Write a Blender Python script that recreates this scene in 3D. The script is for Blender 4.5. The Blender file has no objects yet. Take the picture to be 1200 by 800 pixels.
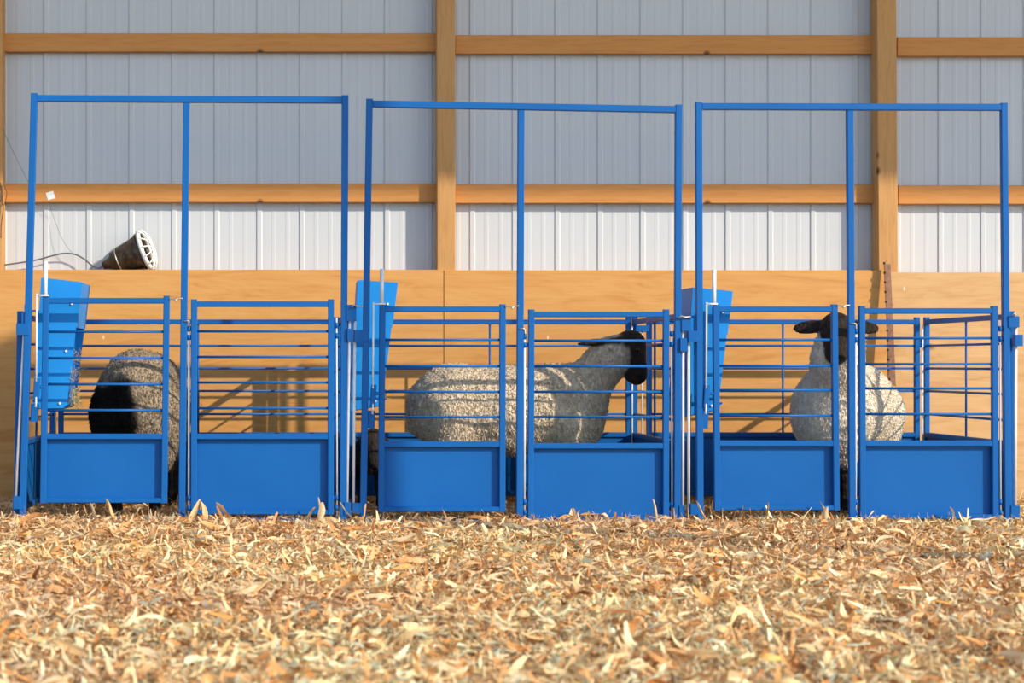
import bpy, bmesh, math, random
import numpy as np
from mathutils import Vector, Matrix

random.seed(7)
rng = np.random.default_rng(11)
S = bpy.context.scene
COL = S.collection

# ------------------------------------------------------------------ camera
# world: X right, Y away from the camera, Z up.  Front line of the pens is Y = 0.
FPX, CX, CY, CAMZ, CAMD = 2250.0, 350.0, 426.0, 0.73, 9.0
cam = bpy.data.cameras.new('camera')
cam.sensor_width = 36.0
cam.lens = FPX / 1200 * 36
cam.shift_x = (600 - CX) / 1200
cam.shift_y = (CY - 400) / 1200
cam.dof.use_dof = True
cam.dof.focus_distance = 9.2
cam.dof.aperture_fstop = 3.8
cam.clip_end = 200
cam_o = bpy.data.objects.new('camera', cam)
cam_o.location = (0, -CAMD, CAMZ)
cam_o.rotation_euler = (math.pi / 2, 0, 0)
COL.objects.link(cam_o)
S.camera = cam_o

# ------------------------------------------------------------------ sky, sun, exposure
SUN = Vector((-1.18, 1.0, -0.78)).normalized()          # direction the light travels
world = bpy.data.worlds.new('sky')
S.world = world
world.use_nodes = True
wn = world.node_tree.nodes
wl = world.node_tree.links
wn.clear()
wo = wn.new('ShaderNodeOutputWorld')
wb = wn.new('ShaderNodeBackground')
wb.inputs['Strength'].default_value = 0.27
sky = wn.new('ShaderNodeTexSky')
sky.sky_type = 'NISHITA'
sky.sun_disc = False
sky.sun_elevation = math.asin(-SUN.z)
sky.sun_rotation = math.atan2(-SUN.x, -SUN.y)
sky.dust_density = 0.4
sky.ozone_density = 3.0
wl.new(sky.outputs[0], wb.inputs['Color'])
wl.new(wb.outputs[0], wo.inputs['Surface'])

sun = bpy.data.lights.new('sun', 'SUN')
sun.energy = 4.5
sun.angle = math.radians(0.6)
sun.color = (1.0, 0.89, 0.72)
sun_o = bpy.data.objects.new('sun', sun)
sun_o.rotation_euler = (-SUN).to_track_quat('Z', 'Y').to_euler()
sun_o.location = (8, -8, 8)
COL.objects.link(sun_o)

S.view_settings.view_transform = 'Standard'
S.view_settings.look = 'None'
S.view_settings.gamma = 1.0
S.view_settings.use_curve_mapping = False
S.view_settings.exposure = 0.0

# ------------------------------------------------------------------ helpers
def sc(Y):
    return FPX / (CAMD + Y)

def at(x, y, Y):
    s = sc(Y)
    return Vector(((x - CX) / s, Y, CAMZ + (CY - y) / s))

def obj(name, data, mat=None, parent=None, smooth=False):
    if isinstance(data, bmesh.types.BMesh):
        me = bpy.data.meshes.new(name)
        bmesh.ops.recalc_face_normals(data, faces=data.faces[:])
        data.to_mesh(me)
        data.free()
    else:
        me = data
    if mat is not None and not me.materials:
        me.materials.append(mat)
    if smooth:
        me.polygons.foreach_set('use_smooth', [True] * len(me.polygons))
    o = bpy.data.objects.new(name, me)
    COL.objects.link(o)
    if parent is not None:
        o.parent = parent
        o.matrix_parent_inverse = parent_world(parent).inverted()
    return o

def parent_world(p):
    m = Matrix.LocRotScale(p.location, p.rotation_euler, p.scale)
    if p.parent:
        return parent_world(p.parent) @ p.matrix_parent_inverse @ m
    return m

def thing(name, label, cat, loc=(0, 0, 0), group=None, kind=None):
    o = bpy.data.objects.new(name, None)
    o.empty_display_size = 0.1
    o.location = loc
    COL.objects.link(o)
    return tag(o, label, cat, group, kind)

def tag(o, label=None, cat=None, group=None, kind=None):
    if label: o['label'] = label
    if cat: o['category'] = cat
    if group: o['group'] = group
    if kind: o['kind'] = kind
    return o

def B():
    return bmesh.new()

def tube(bm, p0, p1, w, h=None, up=(0, 1, 0), ch=0.003):
    """chamfered square tube from p0 to p1; w across, h along 'up'"""
    h = h or w
    p0, p1 = Vector(p0), Vector(p1)
    d = (p1 - p0).normalized()
    u = Vector(up)
    u = (u - d * u.dot(d)).normalized()
    s = d.cross(u)
    a, b = w / 2, h / 2
    c = min(ch, a * .6, b * .6)
    prof = [(-a + c, -b), (a - c, -b), (a, -b + c), (a, b - c), (a - c, b), (-a + c, b), (-a, b - c), (-a, -b + c)]
    r0 = [bm.verts.new(p0 + s * x + u * y) for x, y in prof]
    r1 = [bm.verts.new(p1 + s * x + u * y) for x, y in prof]
    n = len(prof)
    for i in range(n):
        bm.faces.new((r0[i], r0[(i + 1) % n], r1[(i + 1) % n], r1[i]))
    bm.faces.new(r0[::-1]); bm.faces.new(r1)
    return bm

def rod(bm, p0, p1, r, n=10, r1=None):
    p0, p1 = Vector(p0), Vector(p1)
    d = (p1 - p0).normalized()
    u = d.orthogonal().normalized()
    s = d.cross(u)
    r1 = r if r1 is None else r1
    A = [bm.verts.new(p0 + (u * math.cos(2 * math.pi * i / n) + s * math.sin(2 * math.pi * i / n)) * r) for i in range(n)]
    C = [bm.verts.new(p1 + (u * math.cos(2 * math.pi * i / n) + s * math.sin(2 * math.pi * i / n)) * r1) for i in range(n)]
    for i in range(n):
        f = bm.faces.new((A[i], A[(i + 1) % n], C[(i + 1) % n], C[i])); f.smooth = True
    bm.faces.new(A[::-1]); bm.faces.new(C)
    return bm

def polyrod(bm, pts, r, n=6):
    pts = [Vector(p) for p in pts]
    rings = []
    u = None
    for i, p in enumerate(pts):
        d = (pts[min(i + 1, len(pts) - 1)] - pts[max(i - 1, 0)]).normalized()
        u = d.orthogonal().normalized() if u is None else (u - d * u.dot(d)).normalized()
        s = d.cross(u)
        rings.append([bm.verts.new(p + (u * math.cos(2 * math.pi * k / n) + s * math.sin(2 * math.pi * k / n)) * r) for k in range(n)])
    for a, b in zip(rings, rings[1:]):
        for k in range(n):
            f = bm.faces.new((a[k], a[(k + 1) % n], b[(k + 1) % n], b[k])); f.smooth = True
    bm.faces.new(rings[0][::-1]); bm.faces.new(rings[-1])
    return bm

def smooth_path(pts, n=8):
    """Catmull-Rom through pts"""
    P = [Vector(p) for p in pts]
    P = [P[0] * 2 - P[1]] + P + [P[-1] * 2 - P[-2]]
    out = []
    for i in range(1, len(P) - 2):
        for k in range(n):
            t = k / n
            a, b, c, d = P[i - 1], P[i], P[i + 1], P[i + 2]
            out.append(0.5 * ((2 * b) + (c - a) * t + (2 * a - 5 * b + 4 * c - d) * t * t + (3 * b - a - 3 * c + d) * t ** 3))
    out.append(P[-2])
    return out

def prism(bm, poly, d):
    """poly: list of points; extruded along vector d"""
    d = Vector(d)
    A = [bm.verts.new(Vector(p)) for p in poly]
    C = [bm.verts.new(Vector(p) + d) for p in poly]
    n = len(poly)
    for i in range(n):
        bm.faces.new((A[i], A[(i + 1) % n], C[(i + 1) % n], C[i]))
    bm.faces.new(A[::-1]); bm.faces.new(C)
    return bm

def box(bm, lo, hi, ch=0.002):
    lo, hi = Vector(lo), Vector(hi)
    c = (lo + hi) / 2
    return tube(bm, (c.x, c.y, lo.z), (c.x, c.y, hi.z), hi.x - lo.x, hi.y - lo.y, up=(0, 1, 0), ch=ch)

def np_mesh(name, verts, quads, smooth=True):
    me = bpy.data.meshes.new(name)
    nv, nq = len(verts), len(quads)
    me.vertices.add(nv)
    me.vertices.foreach_set('co', np.asarray(verts, dtype=np.float32).ravel())
    me.loops.add(nq * 4)
    me.loops.foreach_set('vertex_index', np.asarray(quads, dtype=np.int32).ravel())
    me.polygons.add(nq)
    me.polygons.foreach_set('loop_start', np.arange(0, nq * 4, 4, dtype=np.int32))
    if smooth:
        me.polygons.foreach_set('use_smooth', np.ones(nq, dtype=bool))
    me.update(calc_edges=True)
    me.validate()
    return me

# ------------------------------------------------------------------ materials
def srgb(r, g, b):
    f = lambda c: (c / 12.92 if c <= 0.04045 else ((c + 0.055) / 1.055) ** 2.4)
    return (f(r / 255), f(g / 255), f(b / 255), 1)

class Mat:
    def __init__(self, name, color=(.5, .5, .5, 1), rough=.5, metal=0.0, spec=.5):
        self.m = bpy.data.materials.new(name)
        self.m.use_nodes = True
        self.nt = self.m.node_tree
        self.n = self.nt.nodes
        self.bsdf = self.n['Principled BSDF']
        self.bsdf.inputs['Base Color'].default_value = color
        self.bsdf.inputs['Roughness'].default_value = rough
        self.bsdf.inputs['Metallic'].default_value = metal
        self.bsdf.inputs['Specular IOR Level'].default_value = spec
    def node(self, t, **kw):
        nd = self.n.new(t)
        for k, v in kw.items():
            if k in nd.inputs: nd.inputs[k].default_value = v
            else: setattr(nd, k, v)
        return nd
    def link(self, a, b):
        self.nt.links.new(a, b)
    def coords(self, scale=(1, 1, 1), kind='Object', loc=(0, 0, 0)):
        tc = self.node('ShaderNodeTexCoord')
        mp = self.node('ShaderNodeMapping')
        mp.inputs['Scale'].default_value = scale
        mp.inputs['Location'].default_value = loc
        self.link(tc.outputs[kind], mp.inputs['Vector'])
        return mp.outputs[0]
    def noise(self, vec, scale, detail=4, rough=.55, dist=0.0):
        t = self.node('ShaderNodeTexNoise')
        t.inputs['Scale'].default_value = scale
        t.inputs['Detail'].default_value = detail
        t.inputs['Roughness'].default_value = rough
        t.inputs['Distortion'].default_value = dist
        self.link(vec, t.inputs['Vector'])
        return t.outputs['Fac']
    def ramp(self, fac, stops, interp='LINEAR'):
        r = self.node('ShaderNodeValToRGB')
        r.color_ramp.interpolation = interp
        e = r.color_ramp.elements
        while len(e) < len(stops): e.new(.5)
        for el, (p, c) in zip(e, stops):
            el.position = p
            el.color = c if len(c) == 4 else (*c, 1)
        self.link(fac, r.inputs[0])
        return r.outputs[0]
    def mix(self, a, b, fac, mode='MIX'):
        m = self.node('ShaderNodeMix', data_type='RGBA', blend_type=mode)
        for s, v in ((m.inputs[0], fac), (m.inputs[6], a), (m.inputs[7], b)):
            if hasattr(v, 'is_linked'): self.link(v, s)
            else: s.default_value = v
        return m.outputs[2]
    def color(self, out):
        self.link(out, self.bsdf.inputs['Base Color'])
    def rough(self, out):
        self.link(out, self.bsdf.inputs['Roughness'])
    def bump(self, h, strength=.3, dist=.01):
        b = self.node('ShaderNodeBump')
        b.inputs['Strength'].default_value = strength
        b.inputs['Distance'].default_value = dist
        self.link(h, b.inputs['Height'])
        self.link(b.outputs[0], self.bsdf.inputs['Normal'])

def G(v):
    return (v, v, v, 1)

# blue powder coat
mb = Mat('blue_powder_coat', rough=.36, spec=.19)
v = mb.coords()
n1 = mb.noise(v, 3.0, 3)
mb.color(mb.ramp(n1, [(.3, (.0055, .106, .358)), (.7, (.0075, .118, .388))]))
mb.rough(mb.ramp(mb.noise(v, 30, 3), [(.3, G(.34)), (.7, G(.46))]))
mb.bump(mb.noise(v, 260, 2), .06, .002)
BLUE = mb.m

mf = Mat('blue_feeder_steel', rough=.45, spec=.12)
v = mf.coords()
mf.color(mf.ramp(mf.noise(v, 4, 4), [(.3, (.015, .235, .64)), (.7, (.018, .26, .69))]))
mf.bump(mf.noise(v, 90, 3), .05, .002)
FEED = mf.m

mz = Mat('zinc_rod', rough=.35, metal=.0)
v = mz.coords((1, 1, .2))
mz.color(mz.ramp(mz.noise(v, 60, 3), [(.3, (.66, .68, .70)), (.7, (.82, .83, .84))]))
ZINC = mz.m

mw = Mat('white_steel_siding', rough=.42, spec=.4)
v = mw.coords((1, 1, .15))
mw.color(mw.ramp(mw.noise(v, 5, 5), [(.3, (.53, .55, .57)), (.7, (.565, .585, .605))]))
mw.bump(mw.noise(mw.coords((1, 1, .4)), 14, 2), .05, .01)
SIDING = mw.m

def wood(name, light, mid, dark, knot, gscale=(0.6, 8, 8), knots=True, kscale=7.5):
    m = Mat(name, rough=.7, spec=.25)
    v = m.coords(gscale)
    g = m.noise(v, 6, 6, .65, 1.2)
    c = m.ramp(g, [(.28, dark), (.48, mid), (.72, light)])
    big = m.noise(m.coords((1, 1, 1)), 1.1, 3)
    c = m.mix(c, m.ramp(big, [(.35, mid), (.65, light)]), .35)
    if knots:
        vo = m.node('ShaderNodeTexVoronoi')
        vo.inputs['Scale'].default_value = kscale
        m.link(m.coords((1, 1, 1), loc=(.3, .1, .2)), vo.inputs['Vector'])
        k = m.ramp(vo.outputs['Distance'], [(.08, G(1)), (.19, G(0))])
        sp = m.node('ShaderNodeSeparateColor'); m.link(vo.outputs['Color'], sp.inputs[0])
        pick = m.node('ShaderNodeMath', operation='GREATER_THAN'); pick.inputs[1].default_value = .80
        m.link(sp.outputs[0], pick.inputs[0])
        kk = m.node('ShaderNodeMath', operation='MULTIPLY'); m.link(k, kk.inputs[0]); m.link(pick.outputs[0], kk.inputs[1])
        c = m.mix(c, knot, kk.outputs[0])
    m.color(c)
    m.bump(g, .25, .003)
    return m.m

GIRT = wood('pine_girt', (.64, .295, .090, 1), (.585, .25, .068, 1), (.45, .17, .042, 1), (.14, .052, .018, 1))
POST = wood('pine_post', (.60, .33, .125, 1), (.53, .27, .093, 1), (.38, .175, .055, 1), (.12, .045, .016, 1), gscale=(8, 8, .6), kscale=6.0)

def plywood(name, light, mid, dark, off):
    m = Mat(name, rough=.65, spec=.25)
    v = m.coords((.35, 1, 2.2), loc=off)
    g = m.noise(v, 4.0, 7, .62, 2.4)
    c = m.ramp(g, [(.30, dark), (.45, mid), (.62, light), (.8, mid)])
    fine = m.noise(m.coords((.3, 1, 14), loc=off), 12, 4, .6, .6)
    c = m.mix(c, m.ramp(fine, [(.35, dark), (.6, light)]), .22)
    # small pale flecks and a few dark knots
    vo = m.node('ShaderNodeTexVoronoi')
    vo.inputs['Scale'].default_value = 7.5
    m.link(m.coords((1, 0, .45), loc=off), vo.inputs['Vector'])
    c = m.mix(c, (.86, .70, .48, 1), m.ramp(vo.outputs['Distance'], [(.02, G(1)), (.05, G(0))]))
    v2 = m.node('ShaderNodeTexVoronoi')
    v2.inputs['Scale'].default_value = 2.2
    m.link(m.coords((1, 0, 1.8), loc=off), v2.inputs['Vector'])
    c = m.mix(c, (.20, .085, .03, 1), m.ramp(v2.outputs['Distance'], [(.03, G(.9)), (.09, G(0))]))
    m.color(c)
    m.bump(fine, .12, .002)
    return m.m

PLY = plywood('plywood_golden', (.665, .345, .11, 1), (.62, .30, .088, 1), (.51, .22, .055, 1), (0, 0, 0))
PLY2 = plywood('plywood_pale', (.68, .42, .20, 1), (.62, .365, .155, 1), (.52, .275, .10, 1), (3.1, 0, 1.7))

# litter: colour from a per-vertex attribute (each husk its own tone)
ml = Mat('dry_corn_husk', rough=.75, spec=.25)
at_n = ml.node('ShaderNodeAttribute', attribute_name='tone')
nz = ml.noise(ml.coords((1, 1, 1)), 60, 3)
ml.color(ml.mix(at_n.outputs['Color'], ml.ramp(nz, [(.3, (.75, .68, .58)), (.55, (1.0, 1.0, 1.0))]), .35, 'MULTIPLY'))
ml.bsdf.inputs['Subsurface Weight'].default_value = 0.0
def thin(m, w):
    tr = m.node('ShaderNodeBsdfTranslucent'); mx = m.node('ShaderNodeMixShader'); mx.inputs[0].default_value = w
    src = m.bsdf.inputs['Base Color'].links[0].from_socket
    m.link(src, tr.inputs['Color'])
    out = m.n['Material Output']
    m.link(m.bsdf.outputs[0], mx.inputs[1]); m.link(tr.outputs[0], mx.inputs[2]); m.link(mx.outputs[0], out.inputs['Surface'])
thin(ml, .12)
HUSK = ml.m

def husk_mat(name, c0, c1):
    m = Mat(name, rough=.7, spec=.3)
    v = m.coords((.6, 6, 1))
    f = m.noise(v, 22, 4)
    m.color(m.ramp(f, [(.3, c0), (.7, c1)]))
    m.bump(f, .4, .002)
    thin(m, .12)
    return m.m
HUSKS = [husk_mat('husk_cream', (.78, .53, .28, 1), (.93, .73, .46, 1)),
         husk_mat('husk_tan', (.66, .38, .15, 1), (.88, .59, .28, 1)),
         husk_mat('husk_amber', (.60, .28, .06, 1), (.80, .43, .12, 1))]

mg = Mat('bedding_ground', rough=.95, spec=.1)
v = mg.coords()
mg.color(mg.ramp(mg.noise(v, 55, 6, .7), [(.30, (.10, .045, .016)), (.5, (.30, .16, .065)), (.72, (.55, .36, .18))]))
mg.bump(mg.noise(v, 70, 5, .7), .9, .02)
GROUND = mg.m

mh = Mat('hay', rough=.8)
mh.color(mh.ramp(mh.noise(mh.coords(), 40, 3), [(.3, (.30, .24, .09)), (.7, (.55, .45, .2))]))
HAY = mh.m

def wool(name, c_lo, c_hi, c_dark, skin=(.024, .017, .013, 1)):
    m = Mat(name, rough=.95, spec=.08)
    a = m.node('ShaderNodeAttribute', attribute_name='coat')   # r: bare dark face and legs, g: shade painted dark on the wool
    sep = m.node('ShaderNodeSeparateColor')
    m.link(a.outputs['Color'], sep.inputs[0])
    v = m.coords((1, 1, .45))
    n = m.noise(v, 55, 4, .65, .5)
    c = m.ramp(n, [(.32, c_lo), (.62, c_hi)])
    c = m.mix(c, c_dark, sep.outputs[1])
    sk = m.ramp(m.noise(m.coords(), 25, 3), [(.3, skin), (.7, tuple(x * 1.9 for x in skin[:3]))])
    c = m.mix(c, sk, sep.outputs[0])
    m.color(c)
    rr = m.node('ShaderNodeMapRange')
    rr.inputs[3].default_value = .95; rr.inputs[4].default_value = .55
    m.link(sep.outputs[0], rr.inputs[0])
    m.rough(rr.outputs[0])
    vo = m.node('ShaderNodeTexVoronoi')
    vo.inputs['Scale'].default_value = 75
    m.link(m.coords((1, 1, .55)), vo.inputs['Vector'])
    hm = m.mix(m.noise(v, 120, 4, .7), vo.outputs['Distance'], .5)
    m.bump(hm, 1.0, .012)
    return m.m

WOOL_CREAM = wool('wool_cream_grey', (.50, .395, .27, 1), (.78, .645, .475, 1), (.16, .125, .09, 1))
WOOL_WHITE = wool('wool_white', (.72, .60, .45, 1), (.93, .83, .68, 1), (.10, .08, .06, 1))
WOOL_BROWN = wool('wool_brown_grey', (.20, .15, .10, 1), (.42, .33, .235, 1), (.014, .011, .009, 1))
WOOL_LAMB = wool('wool_lamb_brown', (.06, .033, .019, 1), (.20, .11, .06, 1), (.02, .012, .008, 1))

EYE = Mat('eye_dark', (.006, .005, .004, 1), .08).m
mr = Mat('rusty_steel', rough=.85)
mr.color(mr.ramp(mr.noise(mr.coords(), 40, 5), [(.3, (.20, .095, .055)), (.7, (.34, .18, .11))]))
RUST = mr.m
md = Mat('dark_bolt', (.03, .025, .022, 1), .6, .4).m
msh = Mat('lamp_shade_grimy', rough=.5, metal=.3)
msh.color(msh.ramp(msh.noise(msh.coords(), 28, 5, .7), [(.30, (.030, .018, .010)), (.5, (.085, .052, .028)), (.72, (.22, .15, .09))]))
SHADE = msh.m
LAMPWHITE = Mat('lamp_guard_white', (.80, .79, .76, 1), .45).m
CORD = Mat('grey_cord', (.10, .115, .12, 1), .6).m
TWINE = Mat('brown_twine', (.16, .09, .045, 1), .9).m
CARD = Mat('white_card', (.82, .81, .79, 1), .8).m
CHAIN = Mat('chain_steel', (.55, .50, .42, 1), .4, .7).m
ROOF = Mat('roof_white_steel', (.78, .79, .80, 1), .5).m
YARD = Mat('unseen_yard_grey', (.34, .335, .33, 1), .95).m

# ------------------------------------------------------------------ numpy noise
def vnoise(p, seed=0):
    """value noise, p: (...,3) float -> (-1..1)"""
    pi = np.floor(p).astype(np.int64)
    f = (p - pi).astype(np.float32)
    f = f * f * (3 - 2 * f)
    def h(i, j, k):
        n = (i * 374761393 + j * 668265263 + k * 2147483647 + seed * 974634777) & 0xFFFFFFFF
        n = ((n ^ (n >> 13)) * 1274126177) & 0xFFFFFFFF
        n = n ^ (n >> 16)
        return (n & 0xFFFF).astype(np.float32) / 32767.5 - 1
    i, j, k = pi[..., 0], pi[..., 1], pi[..., 2]
    fx, fy, fz = f[..., 0], f[..., 1], f[..., 2]
    x00 = h(i, j, k) * (1 - fx) + h(i + 1, j, k) * fx
    x10 = h(i, j + 1, k) * (1 - fx) + h(i + 1, j + 1, k) * fx
    x01 = h(i, j, k + 1) * (1 - fx) + h(i + 1, j, k + 1) * fx
    x11 = h(i, j + 1, k + 1) * (1 - fx) + h(i + 1, j + 1, k + 1) * fx
    return (x00 * (1 - fy) + x10 * fy) * (1 - fz) + (x01 * (1 - fy) + x11 * fy) * fz

def ground_h(x, y):
    p = np.stack([np.asarray(x) * 1.0, np.asarray(y) * 1.0, np.zeros_like(np.asarray(x) * 1.0)], -1)
    return .014 * vnoise(p * 1.7, 3) + .010 * vnoise(p * 5.1, 4) + .009 * vnoise(p * 11, 5) + .006 * vnoise(p * 24, 6) - .020

# ------------------------------------------------------------------ setting: floor
NX, NY = 240, 300
gx = np.linspace(-4.5, 6.5, NX)
gy = np.linspace(-6.5, 1.74, NY)
GX, GY = np.meshgrid(gx, gy, indexing='ij')
GZ = ground_h(GX, GY) - .01
vv = np.stack([GX, GY, GZ], -1).reshape(-1, 3)
ii = (np.arange(NX - 1)[:, None] * NY + np.arange(NY - 1)[None, :]).ravel()
qq = np.stack([ii, ii + NY, ii + NY + 1, ii + 1], -1)
fl = obj('floor', np_mesh('floor', vv, qq), GROUND)
tag(fl, 'barn floor covered with dry shredded corn husk bedding', 'floor', kind='structure')
bm = B()
box(bm, (-30, -40, -.14), (30, 2.2, -.07), ch=.001)
gd = obj('ground', bm, YARD)  # unseen yard, its grey chosen to cool the bounced light
tag(gd, 'unseen yard around the barn, grey for cooler bounce light', 'ground', kind='structure')

# ------------------------------------------------------------------ setting: back wall
YW = 1.74                       # face of steel siding
wall = bpy.data.objects.new('wall_back', None)
COL.objects.link(wall)
tag(wall, 'white ribbed steel barn wall with pine girts, posts and plywood lining', 'wall', kind='structure')

pitch = 49.9 / sc(YW)
x_r0 = (54.3 - CX) / sc(YW)
def siding_profile(x0, npitch):
    pts = []
    for k in range(npitch):
        x = x0 + k * pitch
        pts += [(x - .018, 0), (x - .011, -.0065), (x + .011, -.0065), (x + .018, 0)]
        for q in (1 / 3, 2 / 3):
            c = x + pitch * q
            pts += [(c - .013, 0), (c - .008, -.0011), (c + .008, -.0011), (c + .013, 0)]
    pts.append((x0 + npitch * pitch - .018, 0))
    return pts
me_panel = None
k0 = -8
for i in range(9):
    x0 = x_r0 + (k0 + i * 4) * pitch
    if me_panel is None:
        bm = B()
        pr = siding_profile(0, 4)
        t = .0008
        lo, hi = -.1, 6.2
        F = [(x, y) for x, y in pr] + [(x, y + .004) for x, y in reversed(pr)]
        a = [bm.verts.new((x, y, lo)) for x, y in F]
        b = [bm.verts.new((x, y, hi)) for x, y in F]
        n = len(F)
        for q in range(n):
            bm.faces.new((a[q], a[(q + 1) % n], b[(q + 1) % n], b[q]))
        o = obj('wall_panel', bm, SIDING, wall)
        me_panel = o.data
    else:
        o = obj('wall_panel', me_panel, SIDING, wall)
    o.location = (x0, YW + (.002 if i % 2 else 0), 0)

def board(name, x0, x1, y0, y1, Yf, thick, mat, dy0=0):
    """horizontal board: pixel extents at its front face Yf"""
    a = at(x0, y0, Yf); b = at(x1, y1, Yf)
    bm = B()
    c = (a + b) / 2
    L = (b.x - a.x); H = a.z - b.z
    tube(bm, (-L / 2, 0, 0), (L / 2, 0, 0), H, thick, up=(0, 1, 0), ch=.003)
    o = obj(name, bm, mat, wall)
    o.location = (c.x, Yf + thick / 2, c.z)
    return o
YG = YW - .020 - .040           # girt front face
for (x0, x1, y0, y1) in [(-300, -18.5, 38, 60), (2.5, 511.5, 39, 60.5), (534, 1027, 41, 63), (1052, 1560, 43.5, 65.5),
                         (-300, -18.5, 215, 237), (2.5, 511.5, 215, 237), (534, 1028.5, 216, 238), (1053, 1560, 217, 239)]:
    board('girt', x0, x1, y0, y1, YG, .040, GIRT)
for y in (-137, -312, -490):
    board('girt', -300, 1560, y, y + 22, YG, .040, GIRT)
YP = 1.596                      # post front face
for (xa, xb, xc, xd) in [(-18.5, 2.5, -18.5, 2.5), (512, 533.5, 512.5, 533.5), (1027.5, 1050.5, 1030, 1052.5)]:
    s = sc(YP)
    cx0, cx1 = ((xa + xb) / 2 - CX) / s, ((xc + xd) / 2 - CX) / s
    bm = B()
    w = (xb - xa) / s
    zt, zb = 2.75, 1.2
    sl = (cx0 - cx1) / (zt - zb)
    tube(bm, (cx1 - sl * 1.2, 0, -.1), (cx1 + sl * 5, 0, 6.2), w, .120, up=(0, 1, 0), ch=.004)
    o = obj('post', bm, POST, wall)
    o.location = (0, YP + .060, 0)
# plywood lining, four sheets
for (x0, x1, y0, mat) in [(-521, -1.2, 316, PLY), (-.4, 519.6, 316, PLY), (520.6, 1040, 316.5, PLY), (1041, 1560, 319, PLY2)]:
    a = at(x0, y0, 1.58); b = at(x1, y0, 1.58)
    bm = B()
    L = b.x - a.x
    H = a.z + .06
    tube(bm, (-L / 2, 0, 0), (L / 2, 0, 0), H, .014, up=(0, 1, 0), ch=.001)
    o = obj('plywood_sheet', bm, mat, wall)
    o.location = ((a.x + b.x) / 2, 1.587, a.z - H / 2)
# ledge board behind the top edge of the plywood
for x0, x1 in ((3.5, 511), (535, 1027), (1055, 1560)):
    a = at(x0, 318.5, 1.60); b = at(x1, 318.5, 1.60)
    bm = B(); box(bm, (a.x, 1.595, a.z - .04), (b.x, 1.718, a.z - .004)); obj('ledge_board', bm, GIRT, wall)

# roof and front header of the barn: they throw the shade on the upper wall
rf = bpy.data.objects.new('ceiling', None); COL.objects.link(rf)
tag(rf, 'white steel barn roof with a header beam over the open front', 'ceiling', kind='structure')
bm = B(); box(bm, (-9, -3.7, 6.2), (14, 1.98, 6.25)); obj('roof_sheet', bm, ROOF, rf)
bm = B(); box(bm, (-9, -3.55, 5.76), (14, -3.4, 6.2)); obj('header_beam', bm, POST, rf)
bm = B()
tube(bm, (5.29, -4.0, -.1), (4.98, -4.0, 5.20), .13, .13, ch=.02)
pole = obj('yard_pole', bm, POST)
tag(pole, 'leaning square timber pole standing in the yard outside', 'pole')

# ------------------------------------------------------------------ pen fronts (overhead frame + two gates)
TW = .031
def lerp(a, b, t): return a + (b - a) * t

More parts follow.
